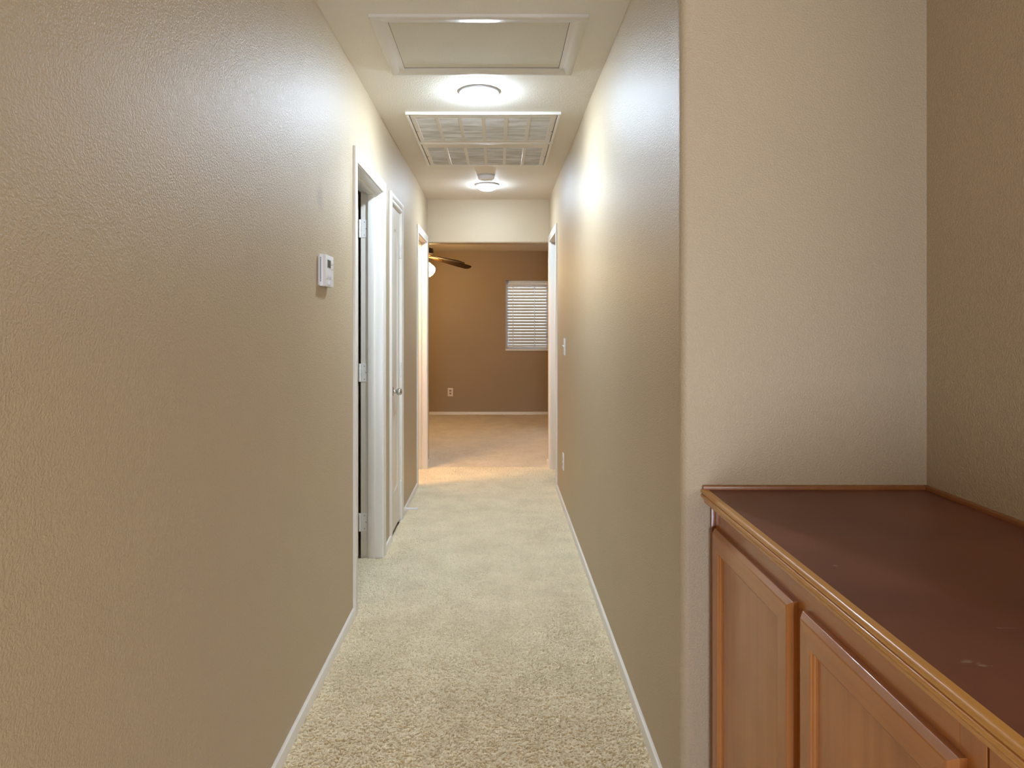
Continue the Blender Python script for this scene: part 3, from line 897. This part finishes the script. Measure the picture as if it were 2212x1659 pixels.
def cabinet(ya, yb, label, doors, scribe):
    """ya far end, yb near end"""
    t = thing('base_cabinet', (XFF + .25, (ya + yb) / 2, 0), label, 'cabinet', 'brown base cabinets in the niche')
    mkbox('side_panel', M['wood'], t, XFF + .019, XN - .002, ya - .017, ya - .002, .10, CT - .020)
    mkbox('side_panel', M['wood'], t, XFF + .019, XN - .002, yb + .001, yb + .016, .10, CT - .020)
    mkbox('bottom_panel', M['wood_h'], t, XFF + .019, XN - .002, yb + .016, ya - .017, .10, .115)
    mkbox('toe_kick', M['wood_h'], t, XFF + .055, XFF + .07, yb, ya - .002, 0.0, .10)
    sw = .045
    # face frame
    mkbox('stile', M['wood'], t, XFF, XFF + .019, ya - .002, ya - sw, .10, CT - .019, .0006, 1)
    mkbox('stile', M['wood'], t, XFF, XFF + .019, yb + .0008, yb + sw, .10, CT - .019, .0006, 1)
    mkbox('rail', M['wood_h'], t, XFF, XFF + .019, ya - sw, yb + sw, CT - .019, CT - .105, .0006, 1)
    mkbox('rail', M['wood_h'], t, XFF, XFF + .019, ya - sw, yb + sw, .10, .135, .0006, 1)
    if len(doors) > 1:
        m = (doors[0][1] + doors[1][0]) / 2
        mkbox('stile', M['wood'], t, XFF, XFF + .019, m - .035, m + .035, .135, CT - .105, .0006, 1)
    if scribe:
        mkbox('scribe_strip', M['bead'], t, XFF - .0115, XFF + .001, ya - .014, ya - .0005, 0.0, CT - .030, .0025)
    for d in doors:
        cab_door(t, d[0], d[1], d[2])
    return t
cabinet(YN, 0.758, 'brown wooden base cabinet with two panelled doors beside the niche wall',
        [(1.682, 1.234, 'panelled wooden door beside the niche wall'), (1.196, 0.790, 'panelled wooden door nearer the camera')], True)
cabinet(0.757, YS + .004, 'brown wooden base cabinet at the right edge of the photo', [(0.722, .345, 'panelled wooden door')], False)

ctp = thing('countertop', (XN - .25, 1.0, CT - .02), 'dark brown countertop with golden moulded wooden edge', 'countertop')
mkbox('top', M['counter'], ctp, .5345, XN - .0005, YS, YN - .0005, CT - .019, CT, .0006, 1)
# moulded nosing: outline in (x, z)
def arcp(cx, cz, r_, a0, a1, n):
    return [(cx + r_ * math.cos(R(a0 + (a1 - a0) * i / n)), cz + r_ * math.sin(R(a0 + (a1 - a0) * i / n))) for i in range(n + 1)]
nz = [(.5340, CT - .0335), (.5340, CT + .0008), (.5325, CT + .0018), (.5265, CT + .0018)]
nz += arcp(.5240, CT - .0050, .0068, 78, 205, 9)
nz += [(.5200, CT - .0100), (.5212, CT - .0116)]
nz += arcp(.5232, CT - .0166, .0056, 130, 215, 6)
nz += [(.5204, CT - .0212), (.5218, CT - .0222)]
nz += arcp(.5140, CT - .0325, .0125, 52, 2, 6)
nz += [(.5265, CT - .0335)]
bm = bmesh.new()
prism(bm, nz, 'Y', YS, YN - .0005)
mk('nosing', bm, M['wood_edge'], ctp, angle=26).modifiers.new('weighted', 'WEIGHTED_NORMAL').keep_sharp = True
BP = [(0, 0), (0, .0085), (.002, .0105), (.0075, .0105), (.0095, .0095), (.0105, .007), (.0105, 0)]
bm = bmesh.new(); sweep(bm, [(v, u) for u, v in BP], (.5220, YN, CT), (XN, YN, CT), (0, 0, 1), (0, -1, 0), 0, 0); mk('back_strip', bm, M['bead'], ctp)
bm = bmesh.new(); sweep(bm, [(v, u) for u, v in BP], (XN, YS, CT), (XN, YN, CT), (0, 0, 1), (-1, 0, 0), 0, 0); mk('side_strip', bm, M['bead'], ctp)

# ------------------------------------------------------------------ bedroom: window, blind, fan
wr = thing('window_1', ((WX0 + WX1) / 2, YF, WZ0), 'bedroom window with white frame on the far wall', 'window', kind='structure')
fy0, fy1 = YF + .085, YF + .125
fw = .035
mkbox('frame', M['slat'], wr, WX0, WX0 + fw, fy0, fy1, WZ0, WZ1, .002)
mkbox('frame', M['slat'], wr, WX1 - fw, WX1, fy0, fy1, WZ0, WZ1, .002)
mkbox('frame', M['slat'], wr, WX0 + fw, WX1 - fw, fy0, fy1, WZ1 - fw, WZ1, .002)
mkbox('frame', M['slat'], wr, WX0 + fw, WX1 - fw, fy0, fy1, WZ0, WZ0 + fw, .002)
mkbox('mullion', M['slat'], wr, (WX0 + WX1) / 2 - .02, (WX0 + WX1) / 2 + .02, fy0, fy1, WZ0 + fw, WZ1 - fw, .002)
mid = (WX0 + WX1) / 2
mkbox('pane', M['glass'], wr, WX0 + fw, mid - .02, fy0 + .017, fy0 + .021, WZ0 + fw, WZ1 - fw)
mkbox('pane', M['glass'], wr, mid + .02, WX1 - fw, fy0 + .017, fy0 + .021, WZ0 + fw, WZ1 - fw)
mkbox('side_channel', M['vinyl'], wr, WX0, WX0 + .016, YF + .002, YF + .008, WZ0, WZ1 - .056, .001)
mkbox('window_sill', M['slat'], wr, WX0 - .004, WX1 + .004, YF - .022, YF + .085, WZ0 - .024, WZ0 + .002, .003)

bl = thing('window_blind', ((WX0 + WX1) / 2, YF + .03, WZ1 - .05), 'white slatted blind hanging in the bedroom window', 'blind')
mkbox('head_rail', M['vinyl'], bl, WX0 + .012, WX1 - .012, YF + .012, YF + .052, WZ1 - .092, WZ1 - .056, .002)
pitch = .0431
slat_me = None
z = WZ1 - .108
zs = []
while z > WZ0 + .055:
    zs.append(z); z -= pitch
for i, z in enumerate(zs):
    if slat_me is None:
        bm = bmesh.new()
        prism(bm, [(-.0245, -.0016), (0, .0004), (.0245, -.0016), (.0245, .0010), (0, .0030), (-.0245, .0010)], 'X', WX0 + .014 - mid, WX1 - .014 - mid)
        o = mk('slat', bm, M['vinyl'], None); slat_me = o.data
        o.parent = bl
    else:
        o = bpy.data.objects.new('slat', slat_me); COL.objects.link(o); o.parent = bl
    o.location = (0, 0, z - bl.location.z)
    o.rotation_euler = (R(15), 0, 0)
# bottom rail hanging a little askew
bm = bmesh.new(); box(bm, WX0 + .014, WX1 - .014, YF + .010, YF + .055, WZ0 + .028, WZ0 + .042)
for v in bm.verts: v.co.z -= (v.co.x - WX0) * 0.020
mk('bottom_rail', bm, M['slat'], bl, .002)
for xx in (.218, .530, .842, 1.154):
    for yy in (YF + .004, YF + .056):
        mkbox('ladder_cord', M['vinyl'], bl, xx - .0035, xx + .0035, yy, yy + .0015, WZ0 + .035, WZ1 - .08)
# neighbouring stucco wall outside
bm = bmesh.new(); box(bm, -5, 7, 12.3, 12.5, -0.3, 2.7)
tag(mk('wall_outside', bm, M['stucco']), 'tan stucco wall outside seen between the blind slats', 'wall', kind='structure')
bm = bmesh.new(); box(bm, -5, 7, YF + .2, 12.3, -.3, -.2)
tag(mk('ground', bm, M['stucco']), 'bare ground outside the bedroom window', 'ground', kind='structure')

# ceiling fan
FX, FY = -0.885, 7.96
fan = thing('ceiling_fan', (FX, FY, HB), 'dark ceiling fan with lit glass bowl in the bedroom', 'ceiling fan')
bm = bmesh.new(); lathe(bm, [(0, 0), (.065, 0), (.068, -.01), (.055, -.045), (.025, -.06), (0, -.06)], (FX, FY, HB), 32); mk('canopy', bm, M['bronze'], fan)
bm = bmesh.new(); lathe(bm, [(.012, -.05), (.012, -.15)], (FX, FY, HB), 16); mk('downrod', bm, M['bronze'], fan)
ZM = 2.205
bm = bmesh.new(); lathe(bm, [(0, .008), (.05, .008), (.105, 0), (.120, -.012), (.122, -.030), (.122, -.060), (.118, -.072), (.100, -.078), (0, -.078)], (FX, FY, ZM), 40); mk('motor_housing', bm, M['bronze'], fan)
bm = bmesh.new(); lathe(bm, [(0, -.076), (.090, -.076), (.092, -.086), (.078, -.095), (0, -.095)], (FX, FY, ZM), 40)
o = mk('hub_ring', bm, M['brass'], fan); o['label'] = 'brass hub ring'
bm = bmesh.new(); lathe(bm, [(0, -.094), (.052, -.094), (.055, -.14), (.070, -.165), (.070, -.172), (0, -.172)], (FX, FY, ZM), 32); mk('light_fitter', bm, M['bronze'], fan)
bm = bmesh.new()
lathe(bm, [(.060, -.170), (.078, -.180), (.108, -.205), (.132, -.226), (.143, -.245), (.144, -.260), (.134, -.290), (.110, -.322), (.075, -.345), (.035, -.357), (0, -.360)], (FX, FY, ZM), 40)
mk('glass_bowl', bm, M['lamp_warm'], fan)
base_a = 32
for k in range(5):
    a = R(base_a + 72 * k)
    ca, sa = math.cos(a), math.sin(a)
    droop = R(11); pitchr = R(-10)
    rot = Matrix.Translation((FX, FY, ZM - .086)) @ Matrix.Rotation(a, 4, 'Z') @ Matrix.Rotation(droop, 4, 'Y') @ Matrix.Rotation(pitchr, 4, 'X')
    bm = bmesh.new()
    out = [(.205, -.052), (.30, -.060), (.50, -.068), (.615, -.066), (.640, -.050), (.648, -.020), (.648, .020), (.640, .050), (.615, .066), (.50, .068), (.30, .060), (.205, .052)]
    prism(bm, out, 'Z', -.004, .004)
    bm.transform(rot)
    b = mk('blade', bm, M['blade'], fan)
    bm = bmesh.new()
    prism(bm, [(.070, -.016), (.13, -.012), (.16, -.030), (.20, -.042), (.245, -.030), (.262, 0), (.245, .030), (.20, .042), (.16, .030), (.13, .012), (.070, .016)], 'Z', -.011, -.0045)
    bm.transform(rot)
    mk('blade_iron', bm, M['brass'], b)

# bathroom lamp that throws the warm light out of door 3
bx, by, bz = -1.30, 5.30, 2.22
vl = thing('vanity_light', (bx, 5.08, bz), 'warm bathroom wall lamp inside the glowing doorway', 'lamp')
mkbox('back_plate', M['chrome'], vl, bx - .2, bx + .2, 5.08, 5.10, bz - .05, bz + .05, .004)
for k in (-1, 1):
    bm = bmesh.new(); lathe(bm, [(.012, 0), (.012, .06)], (bx + k * .12, 5.10, bz), 14, 'Y'); mk('arm', bm, M['chrome'], vl)
    bm = bmesh.new(); lathe(bm, [(0, .05), (.03, .045), (.05, .01), (.055, -.04), (.04, -.075), (0, -.085)], (bx + k * .12, 5.17, bz), 24); mk('bulb', bm, M['lamp_bath'], vl)

# scrap of paper on the carpet
bm = bmesh.new()
px, py = -0.329, 5.45
pts = [(px - .010, py - .008), (px + .004, py - .011), (px + .012, py - .002), (px + .007, py + .010), (px - .006, py + .009)]
prism(bm, pts, 'Z', .004, .0075)
tag(mk('paper_scrap', bm, M['paper']), 'tiny white paper scrap on the carpet near the seam', 'scrap')
